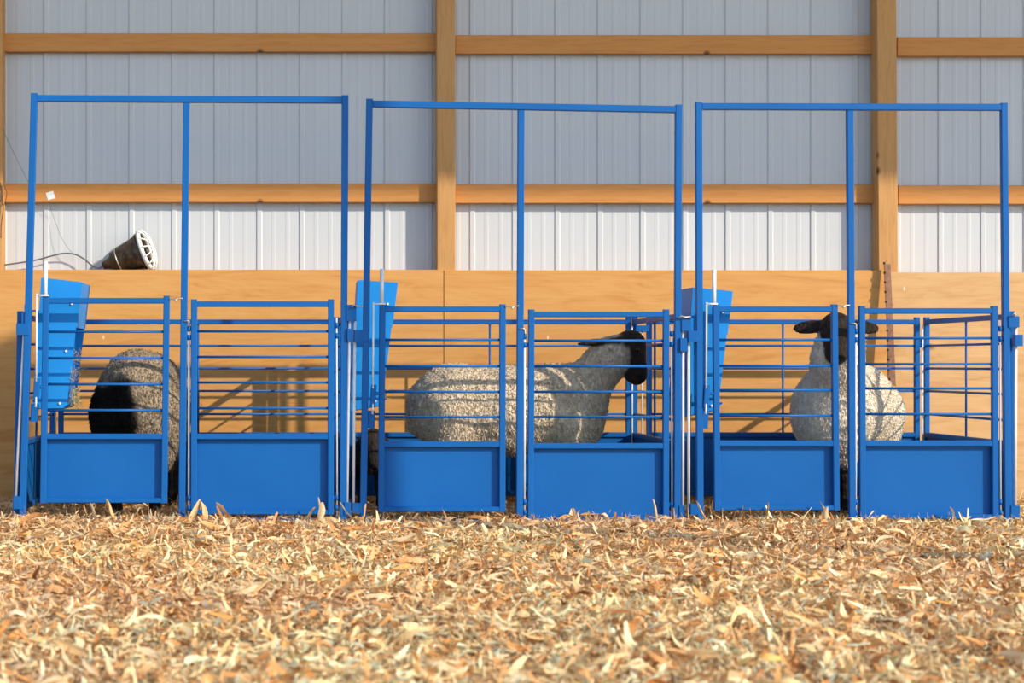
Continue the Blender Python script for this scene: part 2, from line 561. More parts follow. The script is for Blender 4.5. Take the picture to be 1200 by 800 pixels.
def make_gate(parent, tl, tr, bl, br, ytop, ybot, rails, ysheet, Y=0.0, latch=None, hinge_x=None, right_rod=None, hook=None):
    """gate given by the pixel corners of its outer edge at depth Y"""
    s = sc(Y)
    w = 7.2 / s
    def X(side, y):
        t = (y - ytop) / (ybot - ytop)
        return lerp(tl, bl, t) if side == 0 else lerp(tr, br, t)
    def pt(side, y, inset=3.6):
        return at(X(side, y) + (inset if side == 0 else -inset), y, Y)
    bm = B()
    for sd in (0, 1):
        tube(bm, pt(sd, ybot), pt(sd, ytop - 2.5), w, .028)
    h = 6.6 / s
    for y, hh in ((ytop + 3.3, h), (ysheet + 3.3, h), (ybot - 2.8, 5.6 / s)):
        a, b = pt(0, y, 7), pt(1, y, 7)
        tube(bm, a, b, hh, .026)
    gate = obj('gate', bm, BLUE, parent)
    for y in rails:
        bm = B(); rod(bm, pt(0, y, 6.5), pt(1, y, 6.5), .0062, 10)
        obj('rail', bm, BLUE, gate)
    bm = B()
    p = [pt(0, ysheet + 5, 6), pt(1, ysheet + 5, 6), pt(1, ybot - 4, 6), pt(0, ybot - 4, 6)]
    prism(bm, [q + Vector((0, .018, 0)) for q in p], (0, .003, 0))
    obj('sheet_panel', bm, BLUE, gate)
    # weld line where the sheet meets the bottom rail
    if latch:
        lx, ly, rx, ry0, ry1 = latch
        bm = B(); rod(bm, at(lx, ly, Y), at(lx - .3, ytop + 1, Y), .0095, 12); obj('latch_bar', bm, ZINC, gate)
        bm = B()
        f = -.020
        rod(bm, at(rx, ry0 - 2, Y + f), at(rx - .6, ry1, Y + f), .0045, 8)
        obj('latch_rod', bm, ZINC, gate)
        bm = B(); rod(bm, at(rx - 1, ry0, Y + f), at(lx + 4, ry0, Y + f), .0045, 8); obj('latch_arm', bm, ZINC, gate)
        for q0, q1, w_, d_ in ((at(rx + .5, ry1 - 4, Y - .012), at(rx - 1, ry1 + 22, Y - .012), .026, .022),
                               (at(rx - 2, ry1 + 26, Y + .012), at(rx - 3, ry1 + 47, Y + .012), .034, .02),
                               (at(rx + 1, ry1 + 6, Y - .012), at(lx - 1, ry1 + 6, Y - .012), .016, .012)):
            bm = B(); tube(bm, q0, q1, w_, d_); obj('latch_bracket', bm, BLUE, gate)
        bm = B(); rod(bm, at(rx - .5, ry1 + 18, Y - .02), at(rx - 1.2, ry1 + 30, Y - .02), .0045, 8); obj('latch_pin', bm, ZINC, gate)
    if hinge_x:
        hx, hy0, hy1 = hinge_x
        bm = B(); rod(bm, at(hx, hy0, Y), at(hx - .4, hy1, Y), .0055, 10); obj('hinge_rod', bm, ZINC, gate)
        for y in (hy0 + 5, hy0 + 15, hy1 - 26, hy1 - 14):
            bm = B(); rod(bm, at(hx, y, Y), at(hx, y + 6, Y), .0105, 10); obj('hinge_knuckle', bm, BLUE, gate)
        for y in (hy0 + 18, hy1 - 23):
            bm = B(); tube(bm, at(hx, y, Y), at(X(0, y) + 2, y, Y), .02, .008); obj('hinge_leaf', bm, BLUE, gate)
        bm = B(); polyrod(bm, [at(hx - 6, hy0 - 1, Y - .02), at(hx, hy0 - 1, Y - .02), at(hx, hy0 + 6, Y - .01)], .003); obj('hinge_pin', bm, CHAIN, gate)
    if right_rod:
        hx, hy0, hy1 = right_rod
        bm = B(); rod(bm, at(hx, hy0, Y), at(hx + .6, hy1, Y), .0045, 8); obj('drop_rod', bm, ZINC, gate)
        for y in (hy0 + 6, hy0 + 18, hy1 - 24, hy1 - 12):
            bm = B(); rod(bm, at(hx, y, Y), at(hx, y + 6, Y), .0095, 10); obj('rod_guide', bm, BLUE, gate)
        for y in (hy0 + 21, hy1 - 21):
            bm = B(); tube(bm, at(X(1, y) - 2, y, Y), at(hx, y, Y), .018, .008); obj('guide_tab', bm, BLUE, gate)
    if hook:
        x0, x1, y = hook
        bm = B()
        m_ = (x0 + x1) / 2
        polyrod(bm, smooth_path([at(x0, y, Y - .016), at(m_ - 1.5, y + .5, Y - .02), at(m_, y + 2.5, Y - .025), at(m_ + 2, y, Y - .02), at(x1, y - .5, Y - .016)], 5), .0035)
        obj('chain_hook', bm, CHAIN, gate)
    return gate

def pen_front(label, L, M, R, bar, sill, gates):
    """L, M, R: (x_top, y_top, x_bottom, y_bottom) of the three uprights"""
    base = at((L[2] + R[2]) / 2, 608, 0); base.z = 0
    t = thing('sheep_pen', label, 'sheep pen', base)
    for (xt, yt, xb, yb) in (L, M, R):
        bm = B(); tube(bm, at(xb, yb, 0), at(xt, yt, 0), TW, TW); obj('upright', bm, BLUE, t)
    bm = B(); tube(bm, at(L[0] + 3.9, bar[0], 0), at(R[0] - 3.9, bar[1], 0), 7.8 / 250, TW); obj('top_bar', bm, BLUE, t)
    bm = B(); tube(bm, at(L[2] - 2, sill, .015), at(R[2] + 2, sill, .015), .02, .05, up=(0, 1, 0)); obj('sill', bm, BLUE, t)
    gl = make_gate(t, **gates[0]); gr = make_gate(t, **gates[1])
    return t

p1 = pen_front('left blue steel pen with overhead frame, holding the brown-grey sheep',
    (40.5, 109.5, 26.5, 606), (218.5, 121, 213, 609), (404.5, 112, 402, 609), (115.5, 117.5), 609,
    [dict(tl=50.5, tr=199, bl=47, br=196, ytop=349, ybot=589, rails=(388.5, 419.5, 450, 480.5), ysheet=508,
          latch=(53.5, 306, 43, 346, 447), hook=(198, 214, 350)),
     dict(tl=224, tr=391.5, bl=223.5, br=391, ytop=353, ybot=602.5, rails=(388, 418, 448, 478), ysheet=508,
          hinge_x=(221.5, 377, 606), right_rod=(394.5, 372, 604))])
p2 = pen_front('middle blue steel pen with overhead frame, holding the side-on sheep',
    (433, 116, 425.5, 609), (610.5, 129.6, 608.5, 613), (795, 123, 793, 613), (122, 128.5), 611,
    [dict(tl=444.5, tr=592.5, bl=443, br=592, ytop=359, ybot=599, rails=(398, 429, 459, 488.5), ysheet=517,
          latch=(447.6, 315, 437.6, 356, 455), hook=(592, 608, 359)),
     dict(tl=619, tr=784, bl=618, br=783.5, ytop=365, ybot=612, rails=(399, 429, 459, 488.5), ysheet=519,
          hinge_x=(614.8, 386, 611), right_rod=(787, 382, 612))])
p3 = pen_front('right blue steel pen with overhead frame, holding the sheep looking out',
    (818.5, 120, 820, 617), (995.5, 129.8, 998.5, 613), (1176, 121, 1180.5, 611), (125, 126), 614,
    [dict(tl=835, tr=981, bl=836.5, br=983.5, ytop=359, ybot=597.5, rails=(398, 428.5, 457, 487), ysheet=516,
          latch=(837, 316, 828, 356, 455), hook=(981, 996, 358)),
     dict(tl=1006, tr=1168.5, bl=1007, br=1169.5, ytop=361, ybot=608, rails=(396, 426.5, 455, 485), ysheet=516,
          hinge_x=(1003, 380, 611), right_rod=(1172, 376, 609))])

# socket brackets at the frame corners with their long white connecting rods
def bracket(parent, x0, y0, x1, y1, Y=-.004, d=.034):
    a, b = at(x0, y0, Y), at(x1, y1, Y)
    bm = B(); box(bm, (a.x, Y - d / 2, b.z), (b.x, Y + d / 2, a.z), ch=.003)
    return obj('bracket', bm, BLUE, parent)
def crod(parent, x0, y0, x1, y1, Y=.004, r=.0072):
    bm = B(); rod(bm, at(x0, y0, Y), at(x1, y1, Y), r, 12)
    return obj('connecting_rod', bm, ZINC, parent)
bracket(p1, 19.5, 379, 35, 392.5); bracket(p1, 15.5, 581, 25, 596); bracket(p1, 25.5, 366, 33, 379, Y=.01)
crod(p1, 30, 357, 18.5, 583)
bracket(p1, 405.5, 357, 417.5, 376); bracket(p1, 406.5, 385, 413.5, 398.5, Y=-.012); bracket(p1, 403, 588, 411, 603)
crod(p1, 409.6, 374, 406.5, 592)
bracket(p2, 414.5, 386.5, 431, 400); bracket(p2, 412.5, 589, 424, 600.5)
crod(p2, 415.8, 376, 414, 593, Y=.012)
bracket(p2, 797.5, 374.5, 809.5, 387.5); bracket(p2, 796, 396, 804.5, 411.5, Y=-.012); bracket(p2, 795, 592, 802, 606)
crod(p2, 800.3, 388, 800, 600)
bracket(p3, 805.5, 387.5, 818, 400); bracket(p3, 799.5, 397, 805.5, 410, Y=.02); bracket(p3, 808, 590, 818.5, 602.5)
crod(p3, 807, 401, 807, 600, Y=.012)
bracket(p3, 1180, 370.5, 1193.5, 383.5); bracket(p3, 1187.5, 392, 1197.5, 405.5, Y=-.008); bracket(p3, 1183, 592, 1194, 606)
crod(p3, 1190.5, 383, 1189.5, 594)
for par, x0, x1, y in ((p1, 412, 425, 358.5), (p2, 795, 809.5, 371), (p3, 1186, 1193, 368)):
    bm = B(); polyrod(bm, [at(x0, y + 2, -.03), at(x0 + 3, y - 1, -.035), at((x0 + x1) / 2, y + .6, -.03), at(x1, y, -.03)], .0042); obj('eye_pin', bm, CHAIN, par)

# ------------------------------------------------------------------ rear and side panels
PZ = dict(top=.965, rails=(.825, .705, .585, .462), sheet=.365)
def pen_panel(parent, name, A, Bp, lean=0.0, rodpos=.5):
    """upright panel between ground points A and B (x, y): a part of its pen, its pieces are sub-parts"""
    A = Vector((A[0], A[1], 0)); Bp = Vector((Bp[0], Bp[1], 0))
    d = (Bp - A).normalized()
    nrm = Vector((-d.y, d.x, 0))
    lx = Vector((lean, 0, 0))
    P = lambda q, z: q + Vector((0, 0, z)) + lx * z
    a, b = A + d * .010, Bp - d * .010
    bm = B()
    for q in (A, Bp):
        tube(bm, P(q, 0), P(q, PZ['top'] + .012), .028, .028, up=nrm)
    for z in (PZ['top'] - .013, PZ['sheet'] - .013, .04):
        tube(bm, P(a, z), P(b, z), .026, .026, up=nrm)
    t = obj(name, bm, BLUE, parent)
    for z in PZ['rails']:
        bm = B(); rod(bm, P(a, z), P(b, z), .0062, 8); obj('rail', bm, BLUE, t)
    m = a + (b - a) * rodpos
    bm = B(); rod(bm, P(m, PZ['sheet'] - .01), P(m, PZ['top'] - .02), .0058, 8); obj('upright_rod', bm, BLUE, t)
    bm = B()
    prism(bm, [P(a, .05) , P(b, .05), P(b, PZ['sheet'] - .018), P(a, PZ['sheet'] - .018)], nrm * .003)
    obj('sheet_panel', bm, BLUE, t)
    return t
YR = 1.22
pen_panel(p1, 'rear_panel', (-1.265, YR), (.195, YR))
pen_panel(p2, 'rear_panel', (.280, YR), (1.755, YR))
pen_panel(p3, 'rear_panel', (1.865, YR), (3.29, YR))
sp0 = pen_panel(p1, 'side_panel', (-1.33, .045), (-1.318, YR), lean=.02)
sp1 = pen_panel(p1, 'side_panel', (.224, .06), (.222, YR))
sp2 = pen_panel(p2, 'side_panel', (1.788, .06), (1.788, YR))
sp3 = pen_panel(p3, 'side_panel', (3.355, .045), (3.342, YR))
# corner clips and pins at the rear corners
for par, x in ((sp0, -1.292), (sp1, .251), (sp2, 1.772), (sp2, 1.826), (sp3, 3.316)):
    for z in (.84, .10):
        bm = B(); tube(bm, (x - .012, YR - .004, z), (x + .012, YR - .004, z), .05, .02); obj('corner_clip', bm, BLUE, par)
    bm = B(); rod(bm, (x, YR - .016, .04), (x, YR - .016, .93), .0045, 8); obj('corner_pin', bm, ZINC, par)
bm = B(); tube(bm, at(745, 385, 1.2), at(760, 385, 1.2), .036, .02); obj('tie_plate', bm, BLUE, sp2)

# ------------------------------------------------------------------ hay feeders
def feeder(label, TL, TR, BR, BL, Y0, depth):
    c = at((BL[0] + BR[0]) / 2, BR[1], Y0 + depth / 2)
    t = thing('hay_feeder', label, 'feeder', c)
    s = sc(Y0)
    q = lambda p, Y: Vector(((p[0] - CX) / s, Y, CAMZ + (CY - p[1]) / s))
    th = .004
    for Y, nm in ((Y0, 'end_plate'), (Y0 + depth - th, 'end_plate')):
        poly = [TL, TR, (lerp(TR[0], BR[0], .40) + 0, lerp(TR[1], BR[1], .40)), (lerp(TR[0], BR[0], .9) , lerp(TR[1], BR[1], .9)), (BR[0] + 1, BR[1] - 2), (BR[0] - 4, BR[1] + 3), BL]
        bm = B(); prism(bm, [q(p, Y) for p in poly], (0, th, 0)); obj(nm, bm, FEED, t)
    def sheet(nm, p, r, off=.003):
        bm = B()
        a, b = q(p, Y0 + .0), q(r, Y0 + .0)
        d = (b - a).normalized()
        nn = Vector((d.z, 0, -d.x)) * off
        prism(bm, [a, b, b + nn, a + nn], (0, depth, 0))
        return obj(nm, bm, FEED, t)
    sheet('back_sheet', TL, BL)
    sheet('bottom_sheet', BL, (BR[0] - 4, BR[1] + 3), -.003)
    sheet('bottom_lip', (BR[0] - 4, BR[1] + 3), (BR[0] + 6, BR[1] - 6), -.003)
    k = (lerp(TR[0], BR[0], .36), lerp(TR[1], BR[1], .36))
    # folded front flange, wider at the top
    bm = B()
    pl = [q(TR, Y0), q(TR, Y0 + depth), q((TR[0] + 7, TR[1] + 8), Y0 + depth), q(k, Y0 + depth), q(k, Y0)]
    prism(bm, [q(TR, Y0), q((TR[0] + .8, TR[1] + 1), Y0), q((k[0] + .8, k[1] + 1), Y0), q(k, Y0)], (0, depth, 0))
    obj('front_flange', bm, FEED, t)
    for f in (.12, .5, .92):
        p = q((lerp(TR[0], BR[0], f) - 9, lerp(TR[1], BR[1], f) + 8), Y0 - .003)
        bm = B(); rod(bm, p, p + Vector((0, -.004, 0)), .006, 8); obj('rivet', bm, ZINC, t)
    # hanging hooks over the side-panel rail
    for yy in (Y0 + .06, Y0 + depth - .06):
        bm = B()
        a = q((lerp(TL[0], BL[0], .25), lerp(TL[1], BL[1], .25)), yy)
        polyrod(bm, [a + Vector((.01, 0, -.02)), a + Vector((-.02, 0, .0)), a + Vector((-.045, 0, .0)), a + Vector((-.05, 0, -.03))], .005)
        obj('hanging_hook', bm, FEED, t)
    return t, q

f1, q1 = feeder('blue sheet-metal hay feeder hung in the left pen, hay at its slot', (49, 325), (95.5, 330.5), (78, 476), (38.5, 479), .10, .36)
f2, q2 = feeder('blue sheet-metal hay feeder hung in the middle pen, behind the white rods', (420.5, 328), (465.5, 331), (447.5, 473), (411, 482), .20, .36)
f3, q3 = feeder('blue sheet-metal hay feeder hung in the right pen, its dark side showing', (813, 336.5), (858, 341), (841.5, 478), (802, 489), .055, .40)

def hay_tuft(label, q, path, n, seed, Y0, Y1, spread=.018):
    r = random.Random(seed)
    bm = B()
    for i in range(n):
        t = r.random()
        k = min(int(t * (len(path) - 1)), len(path) - 2); u = t * (len(path) - 1) - k
        p = (lerp(path[k][0], path[k + 1][0], u), lerp(path[k][1], path[k + 1][1], u))
        c = q(p, r.uniform(Y0, Y1)) + Vector((r.gauss(0, .006), 0, r.gauss(0, .006)))
        d = Vector((r.gauss(0, 1), r.gauss(0, 1), r.gauss(-.3, 1))).normalized() * r.uniform(.012, .04)
        polyrod(bm, [c - d, c + Vector((r.gauss(0, .004), r.gauss(0, .004), r.gauss(0, .004))), c + d], .0011, 4)
    o = obj('hay', bm, HAY)
    return tag(o, label, 'hay', kind='stuff')
hay_tuft('wisps of dry hay poking from the slot of the left feeder', q1, [(87, 412), (82, 450), (84, 470), (82, 474)], 150, 3, .11, .40)
hay_tuft('few hay stems at the lip of the middle feeder', q2, [(455, 458), (449, 468)], 26, 5, .22, .5)

# ------------------------------------------------------------------ animals: smooth union of ellipsoids and tapered limbs
def surface_nets(f, org, h):
    nx, ny, nz = f.shape
    ins = f < 0
    cnt = np.zeros((nx - 1, ny - 1, nz - 1), np.float32)
    acc = np.zeros((nx - 1, ny - 1, nz - 1, 3), np.float32)
    sl = lambda d, n: slice(d, n - 1 + d)
    for ax in range(3):
        o1, o2 = [a for a in range(3) if a != ax]
        for a in (0, 1):
            for b in (0, 1):
                off0 = [0, 0, 0]; off0[o1] = a; off0[o2] = b
                off1 = list(off0); off1[ax] = 1
                f0 = f[sl(off0[0], nx), sl(off0[1], ny), sl(off0[2], nz)]
                f1 = f[sl(off1[0], nx), sl(off1[1], ny), sl(off1[2], nz)]
                m = (f0 < 0) != (f1 < 0)
                t = np.where(m, f0 / np.where(m, f0 - f1, 1), 0)
                cnt += m
                for c in range(3):
                    acc[..., c] += m * (off0[c] + (t if c == ax else 0))
    act = cnt > 0
    idx = -np.ones(act.shape, np.int64)
    idx[act] = np.arange(act.sum())
    cells = np.argwhere(act)
    verts = (cells + acc[act] / cnt[act][:, None]) * h + org
    quads = []
    for ax in range(3):
        o1, o2 = (ax + 1) % 3, (ax + 2) % 3
        s0 = [slice(1, -1)] * 3; s1 = [slice(1, -1)] * 3
        s0[ax] = slice(0, -1); s1[ax] = slice(1, None)
        a, b = ins[tuple(s0)], ins[tuple(s1)]
        for flip in (False, True):
            e = np.argwhere((~a & b) if flip else (a & ~b))
            if not len(e): continue
            e[:, o1] += 1; e[:, o2] += 1
            c = []
            for d1, d2 in ((1, 1), (0, 1), (0, 0), (1, 0)):
                g = e.copy(); g[:, o1] -= d1; g[:, o2] -= d2
                c.append(idx[g[:, 0], g[:, 1], g[:, 2]])
            q = np.stack(c, -1)
            quads.append(q[:, ::-1] if flip else q)
    q = np.concatenate(quads)
    return verts, q[(q >= 0).all(1)]

def smin(a, b, k):
    h = np.clip(.5 + .5 * (b - a) / k, 0, 1)
    return b * (1 - h) + a * h - k * h * (1 - h)

def ell(P, c, r, R=None):
    p = P - np.array(c, np.float32)
    if R is not None: p = p @ np.array(R, np.float32)
    r = np.array(r, np.float32)
    k0 = np.sqrt(((p / r) ** 2).sum(-1)); k1 = np.sqrt(((p / (r * r)) ** 2).sum(-1)) + 1e-6
    return k0 * (k0 - 1) / k1

def cone(P, a, b, ra, rb):
    a = np.array(a, np.float32); b = np.array(b, np.float32)
    d = b - a
    t = np.clip(((P - a) @ d) / (d @ d), 0, 1)
    return np.sqrt(((P - a - t[..., None] * d) ** 2).sum(-1)) - (ra + (rb - ra) * t)

def make_sheep(name, label, cat, mat, loc, fwd, wool_parts, dark_parts, h=.0078, wool_amp=.007, shade_mask=None, eyes=(), wool_k=.09, scale=(1, 1, 1), locks=26000, lock_len=1.0):
    """parts in a local frame: x forward, y left, z up (metres)"""
    allp = wool_parts + dark_parts
    lo = np.array([1e9] * 3); hi = -lo
    for p in allp:
        if p[0] == 'e':
            m = max(p[2]); pts = [(p[1], m)]
        else:
            pts = [(p[1], p[3]), (p[2], p[4])]
        for c, r in pts:
            lo = np.minimum(lo, np.array(c) - r); hi = np.maximum(hi, np.array(c) + r)
    lo -= .04; hi += .04
    n = np.ceil((hi - lo) / h).astype(int)
    P = np.stack(np.meshgrid(*[lo[i] + np.arange(n[i]) * h for i in range(3)], indexing='ij'), -1).astype(np.float32)
    def ev(p, Q):
        return ell(Q, p[1], p[2], p[3] if len(p) > 3 else None) if p[0] == 'e' else cone(Q, *p[1:])
    def fields(Q):
        w = None
        for p in wool_parts:
            d = ev(p, Q); w = d if w is None else smin(w, d, wool_k)
        dk = None
        for p in dark_parts:
            d = ev(p, Q); dk = d if dk is None else smin(dk, d, .022)
        return w, dk
    w, dk = fields(P)
    near = np.abs(w) < .05
    nn = np.zeros_like(w)
    Q = P[near]
    nn[near] = (vnoise(Q * np.array([48, 48, 36], np.float32), 1) * .6 + vnoise(Q * np.array([95, 95, 60], np.float32), 2) * .45
                + vnoise(Q * 11, 6) * .5) * wool_amp
    w = w + nn
    f = smin(w, dk, .018)
    verts, quads = surface_nets(f, lo, h)
    vw, vd = fields(verts.astype(np.float32))
    coat = np.clip((vw - vd) / .02 + .5 + vnoise(verts * 60, 9) * .25, 0, 1)
    painted_shade = np.zeros(len(verts))
    if shade_mask is not None:
        painted_shade = shade_mask(verts)
    me = np_mesh(name, verts, quads)
    ca = me.color_attributes.new('coat', 'FLOAT_COLOR', 'POINT')
    c4 = np.stack([coat, painted_shade, np.zeros_like(coat), np.ones_like(coat)], -1).astype(np.float32)
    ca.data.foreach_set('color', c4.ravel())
    o = obj(name, me, mat)
    o.location = loc
    o.rotation_euler = (0, 0, math.atan2(fwd[1], fwd[0]))
    o.scale = scale
    tag(o, label, cat)
    # fleece: short pointed locks standing on the woolly skin
    if locks:
        r_ = np.random.default_rng(len(verts))
        tri = verts[quads[:, :3]]
        qn = np.cross(verts[quads[:, 1]] - verts[quads[:, 0]], verts[quads[:, 3]] - verts[quads[:, 0]])
        ctr = verts[quads].mean(1)
        okq = np.where(coat[quads].mean(1) < .25)[0]
        pk = r_.choice(okq, locks)
        nrm = qn[pk] / (np.linalg.norm(qn[pk], axis=1, keepdims=True) + 1e-9)
        base = ctr[pk] + r_.normal(0, h * .3, (locks, 3)) - nrm * .003
        dr = nrm * .75 + np.array([0, 0, -.55]) + r_.normal(0, .38, (locks, 3))
        dr /= np.linalg.norm(dr, axis=1, keepdims=True)
        t1_ = np.cross(dr, r_.normal(0, 1, (locks, 3))); t1_ /= np.linalg.norm(t1_, axis=1, keepdims=True)
        t2_ = np.cross(dr, t1_)
        ln = r_.uniform(.010, .021, (locks, 1)) * lock_len; wd = r_.uniform(.0022, .0042, (locks, 1))
        LV = [base + t1_ * wd, base - t1_ * wd * .5 + t2_ * wd * .87, base - t1_ * wd * .5 - t2_ * wd * .87,
              base + dr * ln * .6 + t1_ * wd * .8, base + dr * ln * .6 - t1_ * wd * .4 + t2_ * wd * .7, base + dr * ln * .6 - t1_ * wd * .4 - t2_ * wd * .7,
              base + dr * ln + np.array([0, 0, -.003]) + t1_ * wd * .15, base + dr * ln + np.array([0, 0, -.003]) + t2_ * wd * .15, base + dr * ln + np.array([0, 0, -.003]) - t1_ * wd * .15]
        LV = np.stack(LV, 1).reshape(-1, 3)
        b0 = (np.arange(locks) * 9)[:, None]
        fq = np.array([[0, 1, 4, 3], [1, 2, 5, 4], [2, 0, 3, 5], [3, 4, 7, 6], [4, 5, 8, 7], [5, 3, 6, 8]])
        LQ = (b0[:, :, None] + fq[None]).reshape(-1, 4)
        lm = np_mesh('fleece', LV, LQ)
        la_ = lm.color_attributes.new('coat', 'FLOAT_COLOR', 'POINT')
        lc = np.zeros((locks, 9, 4), np.float32); lc[..., 1] = painted_shade[quads[pk, 0]][:, None]; lc[..., 3] = 1
        la_.data.foreach_set('color', lc.ravel())
        lo_ = obj('fleece', lm, mat); lo_.parent = o; tag(lo_, kind='stuff')
    for e, r in eyes:
        bm = B(); bmesh.ops.create_uvsphere(bm, u_segments=12, v_segments=8, radius=r)
        eo = obj('eye', bm, EYE, None, True)
        eo.parent = o; eo.location = e
    return o

def leg_parts(xf, xh, yw, zt=.36, yf=None):
    W, D = [], []
    for s in (1, -1):
        y = s * (yf or yw)
        W += [('c', (xf, y, zt + .06), (xf + .005, y, .27), .085, .055)]
        D += [('c', (xf + .005, y, .30), (xf + .01, y, .185), .042, .034), ('c', (xf + .01, y, .185), (xf, y, .06), .030, .025),
              ('c', (xf, y, .05), (xf + .015, y, .015), .030, .034)]
        y = s * yw
        W += [('c', (xh, y, zt + .10), (xh + .02, y, .32), .125, .085), ('c', (xh + .02, y, .34), (xh - .055, y, .25), .075, .05)]
        D += [('c', (xh - .02, y, .30), (xh - .075, y, .215), .045, .036), ('c', (xh - .075, y, .215), (xh - .045, y, .06), .031, .026),
              ('c', (xh - .045, y, .05), (xh - .03, y, .015), .030, .034)]
    return W, D

def head_parts(o, u, n, ear_len=.15, ear_dir=(1, 0, 0), ear2_dir=None, L=.235, ear_flat='u', size=1.0):
    """o: poll, u: unit vector poll->nose, n: outward normal of the face; side = u x n. ear_dir in (side, u, n) for both ears"""
    o, u, n = Vector(o), Vector(u).normalized(), Vector(n)
    n = (n - u * n.dot(u)).normalized()
    s = n.cross(u)
    z = size
    p = lambda a, b, c: tuple(o + s * a * z + u * b * z + n * c * z)
    D = [('e', p(0, .045, -.01), (.073 * z,) * 3),
         ('c', p(0, .045, .004), p(0, L - .055, .004), .068 * z, .047 * z),
         ('c', p(0, L - .065, -.004), p(0, L - .045, -.004), .048 * z, .046 * z),
         ('c', p(0, .07, -.05), p(0, L - .06, -.028), .046 * z, .033 * z),
         ('c', p(.048, .066, .018), p(.05, .075, .018), .027 * z, .025 * z),
         ('c', p(-.048, .066, .018), p(-.05, .075, .018), .027 * z, .025 * z)]
    for sg, ed in ((1, ear_dir), (-1, ear2_dir or ear_dir)):
        dv = (s * sg * ed[0] + u * ed[1] + n * ed[2]).normalized()
        root = Vector(p(sg * .055, .025, -.03))
        cc = root + dv * ear_len * .55 * z
        ax_ = u if ear_flat == 'u' else s
        flat = (ax_ - dv * ax_.dot(dv)).normalized()
        third = dv.cross(flat)
        R = np.array([list(dv), list(flat), list(third)]).T
        D.append(('e', tuple(cc), (ear_len * .55 * z, .034 * z, .013 * z), R))
        D.append(('c', tuple(root), tuple(root + dv * .05 * z), .022 * z, .02 * z))
    eyes = [(p(.066, .075, .028), .0125 * z), (p(-.066, .075, .028), .0125 * z)]
    return D, eyes

# --- side-on sheep in the middle pen (facing right)
W, D = leg_parts(.30, -.30, .115)
W += [('e', (-.27, 0, .515), (.215, .205, .215)), ('e', (-.05, 0, .495), (.33, .225, .225)), ('e', (.20, 0, .51), (.27, .20, .22)),
      ('e', (.335, 0, .47), (.125, .155, .18)), ('e', (-.36, 0, .50), (.115, .165, .17)),
      ('c', (.345, 0, .575), (.495, .0, .757), .130, .092), ('c', (.495, 0, .757), (.57, -.005, .815), .092, .062),
      ('c', (-.45, 0, .56), (-.475, 0, .42), .04, .028)]
HD, EY = head_parts((.598, -.005, .868), (.18, -.05, -1), (1, -.25, .2), ear_len=.215, ear_dir=(.55, -.2, -.8), ear2_dir=(.28, -.13, -.95), L=.245, ear_flat='s')
make_sheep('sheep', 'cream-grey woolly sheep with black face standing side-on in the middle pen', 'sheep', WOOL_CREAM,
           (1.052, .58, 0), (1, 0), W, D + HD, eyes=EY, lock_len=.55, locks=46000, wool_k=.06)

# --- sheep in the right pen, facing out
W, D = leg_parts(.28, -.30, .12, yf=.06)
W += [('e', (-.24, 0, .50), (.25, .225, .235)), ('e', (0, 0, .495), (.32, .225, .235)), ('e', (.20, 0, .50), (.24, .205, .215)),
      ('e', (.33, .01, .46), (.12, .15, .17)),
      ('c', (.30, .02, .56), (.45, .055, .76), .155, .100), ('c', (.45, .055, .76), (.475, .06, .86), .105, .082)]
HD, EY = head_parts((.515, .062, .945), (.30, .06, -1), (1, .23, .3), ear_len=.135, ear_dir=(1, .06, -.15), L=.225)
make_sheep('sheep', 'white woolly sheep with black face looking out over the right gate', 'sheep', WOOL_WHITE,
           (2.752, .70, 0), (-.44, -.89), W, D + HD, eyes=EY, lock_len=.5, locks=46000, wool_amp=.004)

# --- sheep seen from behind in the left pen, head down
W, D = leg_parts(.30, -.28, .105)
W += [('e', (-.27, 0, .535), (.20, .205, .225)), ('e', (-.34, 0, .50), (.12, .19, .20)), ('e', (0, 0, .53), (.32, .215, .225)), ('e', (.22, 0, .51), (.25, .19, .21)),
      ('c', (.24, 0, .50), (.36, .0, .37), .14, .09), ('c', (-.445, 0, .60), (-.475, 0, .46), .04, .03)]
W += [('c', (-.30, s * .125, .42), (-.32, s * .12, .28), .105, .07) for s in (1, -1)]
HD, EY = head_parts((.40, 0, .34), (.15, 0, -1), (1, 0, .15), ear_len=.14, ear_dir=(1, .1, -.3))
def rump_shade(v):
    a = 1 / (1 + np.exp(-(v[:, 1] + .03 + .025 * vnoise(v * 14, 21)) / .006))      # left half of the rump, gate-post shadow painted into the wool
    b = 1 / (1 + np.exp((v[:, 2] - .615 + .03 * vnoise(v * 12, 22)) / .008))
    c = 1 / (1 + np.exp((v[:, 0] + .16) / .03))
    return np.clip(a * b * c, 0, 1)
make_sheep('sheep', 'brown-grey sheep, rump with painted shade turned to the gate in the left pen', 'sheep', WOOL_BROWN,
           (-.775, .745, 0), (.10, .99), W, D + HD, eyes=EY, shade_mask=rump_shade, wool_amp=.005, scale=(.88, .915, 1.05), lock_len=.7)

